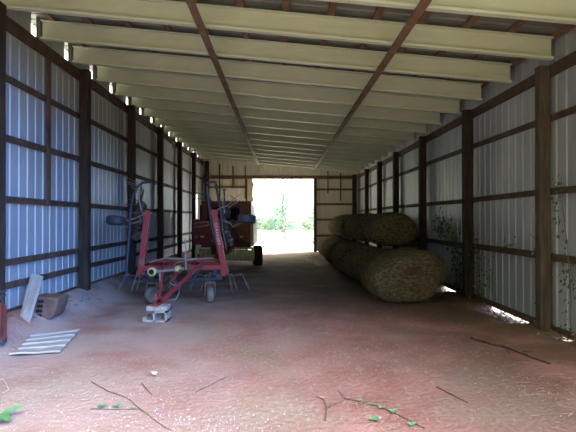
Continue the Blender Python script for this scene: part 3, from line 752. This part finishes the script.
stick([(93, 382), (110, 391), (130, 398), (142, 409), (158, 421), (172, 429)], .005, 'long thin bent twig on pale chaff, in front of the flat metal sheet')
stick([(196, 391.5), (212, 384), (227, 376.5)], .0045, 'short slanting twig lying alone on the dirt in front of the concrete blocks')
stick([(143, 384), (148, 389), (153, 394)], .006, 'short dark stub of twig on the chaff beside the long bent twig')
def leaf(q, p, d, nrm, L, W):
    p = Vector(p); d = Vector(d).normalized(); n = Vector(nrm).normalized(); s = d.cross(n).normalized()
    pts = [p, p + d * L * .3 + s * W * .5, p + d * L * .65 + s * W * .42, p + d * L - n * L * .12, p + d * L * .65 - s * W * .42, p + d * L * .3 - s * W * .5, p + d * L * .45 - n * W * .12]
    q.add(pts, [(0, 1, 6), (1, 2, 6), (2, 3, 6), (3, 4, 6), (4, 5, 6), (5, 0, 6)])
def ground_vine(loc_ps, leaves, label, extra=(), r=.006, cat='vine', m='leaf_light'):
    x, y = gp(*loc_ps[0]); t = thing('fallen_vine', (x, y, floor_h(x, y)), label, cat)
    q = MB(); q.tube(gpath(loc_ps, r), r, 6, r * .5)
    for e in extra: q.tube(gpath(e, r), r * .7, 5, r * .4)
    q.build('stem', 'twig', t)
    q = MB()
    for (px, py, s, a) in leaves:
        x, y = gp(px, py)
        for k in range(3):
            aa = a + k * 2.1 + R.uniform(-.3, .3); leaf(q, (x, y, floor_h(x, y) + .012), (math.cos(aa), math.sin(aa), .25), (0, 0, 1), s * R.uniform(.8, 1.1), s * .75)
    q.build('leaves', m, t)
ground_vine([(344, 399), (358, 402), (370, 405), (382, 409), (394, 414), (408, 421), (425, 430)],
            [(359, 402, .03, .3), (370, 406, .03, 1), (381, 409.5, .04, 2), (393, 413.5, .045, .5), (374, 421, .055, 1.2), (412, 427, .05, .2)],
            'fallen vine with small green leaves trailing across the bare red dirt', extra=([(394, 414), (386, 423)],))
ground_vine([(325, 421), (327, 409), (324, 401), (316, 397)], [(323, 399, .03, .5), (336, 400, .02, 1.0)],
            'dead forked twig with withered leaves beside the green leafed vine', extra=([(327, 409), (346, 400), (338, 391)], [(327, 409), (331, 404)]), cat='twig', m='leaf_dry')
ground_vine([(92, 409), (108, 408.5), (122, 408), (142, 408)], [(103, 407, .05, .5), (118, 406, .045, 1.3), (134, 408, .03, .2)],
            'small vine sprig with bluish green leaves lying on the pale chaff', r=.004)
# broad leaves poking in at the left edge
lt = thing('broad_leaf_weed', (gp(2, 419)[0], gp(2, 419)[1], 0), 'weed with two broad pale green leaves at the left edge of the dirt', 'weed')
x, y = gp(2, 417); z = floor_h(x, y)
q = MB(); leaf(q, (x, y, z + .03), (.75, .65, .25), (-.2, -.2, 1), .19, .095); leaf(q, (x, y, z + .03), (.75, -.65, .15), (0, 0, 1), .20, .11); q.build('leaves', 'leaf_light', lt)
MB().tube([(x - .06, y, z), (x, y, z + .03)], .005, 5).build('stem', 'leaf', lt)
# bent pale wire
stick([(-4, 381), (2, 378), (6.5, 377), (10, 384), (12, 388), (6, 391)], .007, 'bent pale wire hoop lying on the dirt at the left edge', r1=.006, name='wire_hoop', m='chaff', cat='wire')
# crumpled white scrap
q = MB(); x, y = gp(155, 376); vs = [(x + R.uniform(-.04, .04), y + R.uniform(-.05, .05), floor_h(x, y) + R.uniform(.002, .05)) for _ in range(14)]
q.add(vs, [(i, (i + 3) % 14, (i + 5) % 14) for i in range(14)]); tag(centre(q.build('white_scrap', 'white')), 'small crumpled white scrap on the dirt near the stub of twig', 'scrap')

# ------------------------------------------------------------------ vines on the right wall
def wall_vine(pts, nleaf, label, spread=.10, L=.06, m='leaf'):
    pts = [Vector(p) for p in pts]; t = thing('climbing_vine', tuple(pts[0]), label, 'vine', 'vines on the right wall')
    path_ = []
    for i in range(len(pts) - 1):
        for k in range(5):
            f = k / 5; p = pts[i].lerp(pts[i + 1], f); path_.append(p + Vector((.012 * noise.noise(p * 5), .03 * noise.noise(p * 4 + Vector((3, 1, 2))), 0)))
    path_.append(pts[-1])
    q = MB(); q.tube(path_, .007, 5, .003); q.build('stem', 'twig', t)
    q = MB()
    for k in range(nleaf):
        p = path_[int(R.random() * (len(path_) - 1))] + Vector((R.uniform(-.10, .0), R.gauss(0, spread), R.gauss(0, spread)))
        p.x = min(p.x, XW - .02)
        a = R.uniform(0, 2 * PI); leaf(q, p, (R.uniform(-.6, .1), math.cos(a), math.sin(a) * .6 - .4), (-1, R.uniform(-.6, .4), R.uniform(0, .9)), L * R.uniform(.7, 1.2), L * .7)
    q.build('leaves', m, t)
xw = XW - .07
wall_vine([(xw, 9.75, .15), (xw, 9.8, .8), (xw - .02, 10.0, 1.15), (xw - .05, 10.5, 1.5), (xw - .03, 11.0, 1.45)], 230, 'leafy dark vine bunched on the sheet wall beyond the second post', .17, .085)
wall_vine([(xw, 8.85, .1), (xw, 8.8, .6), (xw - .03, 8.75, 1.0), (xw - .03, 8.55, 1.2)], 75, 'thin dark vine climbing beside the second post on the bare sheet wall', .12, .065)
wall_vine([(xw, 8.3, .25), (xw, 8.28, .7), (xw - .02, 8.2, 1.0), (xw - .03, 7.7, 1.16), (xw - .03, 7.3, 1.22)], 40, 'sparse vine on the sheet wall midway between the first two posts', .07, .05)
wall_vine([(xw, 6.02, .1), (xw, 6.05, .8), (xw - .02, 6.08, 1.4), (xw - .03, 6.2, 1.95), (xw - .05, 6.15, 2.15)], 75, 'thin vine climbing the sheet wall on the near side of the thick post', .05, .05)
wall_vine([(xw, 6.05, 1.05), (xw - .02, 5.95, .85), (xw - .03, 5.7, .70), (xw - .03, 5.4, .62)], 40, 'green vine shoot drooping on the near side of the thick post', .04, .06, 'leaf')
wall_vine([(xw, 6.64, .02), (xw - .01, 6.66, .5), (xw - .02, 6.62, 1.10), (xw - .04, 6.75, 1.28), (xw - .04, 6.95, 1.38)], 12, 'short vine tip with bright leaves on the far side of the thick post', .03, .06, 'leaf_light')

# ------------------------------------------------------------------ trees outside, beyond the back doorway
def tree(x, y, h, r, trunk, label, n=1500, seed=0, name='tree', low=.25):
    rr = random.Random(seed); t = thing(name, (x, y, -.1), label, 'tree' if name == 'tree' else 'bush', 'trees and bushes beyond the doorway')
    q = MB(); q.tube([(x, y, -.15), (x + .1, y, h * .4), (x, y + .1, h * .42)], trunk, 8, trunk * .3)
    for k in range(5):
        a = rr.uniform(0, 2 * PI); q.tube([(x, y, h * (.3 + .08 * k)), (x + r * .6 * math.cos(a), y + r * .6 * math.sin(a), h * (.45 + .1 * k))], trunk * .4, 5, trunk * .1)
    q.build('trunk', 'bark', t)
    q = MB(); blobs = [(rr.uniform(-.7, .7) * r, rr.uniform(-.5, .5) * r, (low + (.88 - low) * (_ + .5) / 22) * h, rr.uniform(.28, .42) * r) for _ in range(22)]
    for k in range(n):
        b = rr.choice(blobs); d = Vector((rr.gauss(0, 1), rr.gauss(0, 1), rr.gauss(0, .8))).normalized() * b[3] * rr.random() ** .35
        p = Vector((x + b[0], y + b[1], max(.15, b[2]))) + d
        if p.z < .05: p.z = .05 + rr.random() * .3
        a = rr.uniform(0, 2 * PI); s = rr.uniform(.10, .20)
        leaf(q, p, (math.cos(a), math.sin(a), rr.uniform(-.7, .2)), (rr.uniform(-.6, .6), rr.uniform(-.9, .2), 1), s, s * .65)
    q.build('crown', 'tree', t)
tree(-6.5, 50, 9, 4.0, .22, 'tall leafy tree beyond the doorway, behind the dark red baler', 2200, 1, low=.08)
tree(.2, 58, 12, 4.2, .24, 'tall leafy tree in the middle of the bright doorway, behind the bushes', 2600, 2, low=.05)
tree(6.0, 49, 9, 4.0, .2, 'tall leafy tree beyond the doorway on the hay bale side', 2200, 3, low=.08)
tree(-2.7, 35, 3.9, 1.7, .06, 'tall green bush in the bright doorway, beside the baler', 3200, 4, 'bush', .06)
tree(.3, 40, 4.3, 2.0, .06, 'broad green bush in the middle of the bright doorway', 3600, 5, 'bush', .06)
tree(3.2, 35.5, 3.7, 1.6, .06, 'tall green bush in the bright doorway on the hay bale side', 3200, 6, 'bush', .06)
tree(2.15, 26.5, 1.7, .55, .03, 'slim leafy sapling just outside the doorway jamb', 260, 7, 'bush', .15)

# ------------------------------------------------------------------ daylight
sun = bpy.data.lights.new('sun', 'SUN'); sun.energy = 10; sun.angle = .02; sun.color = (1, .95, .86)
so = bpy.data.objects.new('sun', sun); COL.objects.link(so)
so.rotation_euler = Vector((.46, .33, .83)).to_track_quat('Z', 'Y').to_euler()
wd = bpy.data.worlds.new('sky'); scn.world = wd; wd.use_nodes = True; nt = wd.node_tree
bg = nt.nodes['Background']
tc = nt.nodes.new('ShaderNodeTexCoord'); sp = nt.nodes.new('ShaderNodeSeparateXYZ'); nt.links.new(tc.outputs['Generated'], sp.inputs[0])
def math_node(op, a, b):
    n = nt.nodes.new('ShaderNodeMath'); n.operation = op
    for i, v in enumerate((a, b)):
        if isinstance(v, (int, float)): n.inputs[i].default_value = v
        else: nt.links.new(v, n.inputs[i])
    return n.outputs[0]
def rng(v, a, b, c=0., d=1.):
    n = nt.nodes.new('ShaderNodeMapRange'); n.interpolation_type = 'SMOOTHSTEP'
    nt.links.new(v, n.inputs['Value'])
    for k, val in zip(('From Min', 'From Max', 'To Min', 'To Max'), (a, b, c, d)): n.inputs[k].default_value = val
    return n.outputs['Result']
def mixc(f, a, b):
    n = nt.nodes.new('ShaderNodeMix'); n.data_type = 'RGBA'; nt.links.new(f, n.inputs[0])
    for i, v in ((6, a), (7, b)):
        if isinstance(v, tuple): n.inputs[i].default_value = (*v, 1)
        else: nt.links.new(v, n.inputs[i])
    return n.outputs[2]
# woods in front of the shed: high on the left, low on the right; open bright sky behind the shed
leftness = rng(sp.outputs['X'], -.05, .60, 1, 0)
backness = rng(sp.outputs['Y'], -.1, .35, 0, 1)
line = math_node('ADD', .06, math_node('MULTIPLY', leftness, .42))
el = math_node('SUBTRACT', sp.outputs['Z'], line)
trees = rng(el, -.05, .05, 0, 1)
trees = math_node('MAXIMUM', trees, math_node('MULTIPLY', backness, rng(sp.outputs['Z'], -.02, .05, 0, 1)))
sky_b = (1.1, 2.5, 6.0); sky_w = (3.4, 3.5, 3.6)
sky_h = mixc(rng(sp.outputs['Z'], .38, .72), sky_b, (3.2, 3.1, 3.1))
skyc = mixc(backness, sky_h, sky_w)
skyc = mixc(leftness, skyc, (1.65, 1.6, 1.25))
nt.links.new(mixc(trees, (.14, .17, .09), skyc), bg.inputs['Color'])
bg.inputs['Strength'].default_value = 1.0

vs = scn.view_settings; scn.display_settings.display_device = 'sRGB'
vs.view_transform = 'Standard'; vs.look = 'None'; vs.gamma = 1; vs.use_curve_mapping = False; vs.exposure = 1.5
scn.cycles.max_bounces = 10; scn.cycles.diffuse_bounces = 6; scn.cycles.use_denoising = True
for o in bpy.data.objects:
    if '_w' in o: del o['_w']
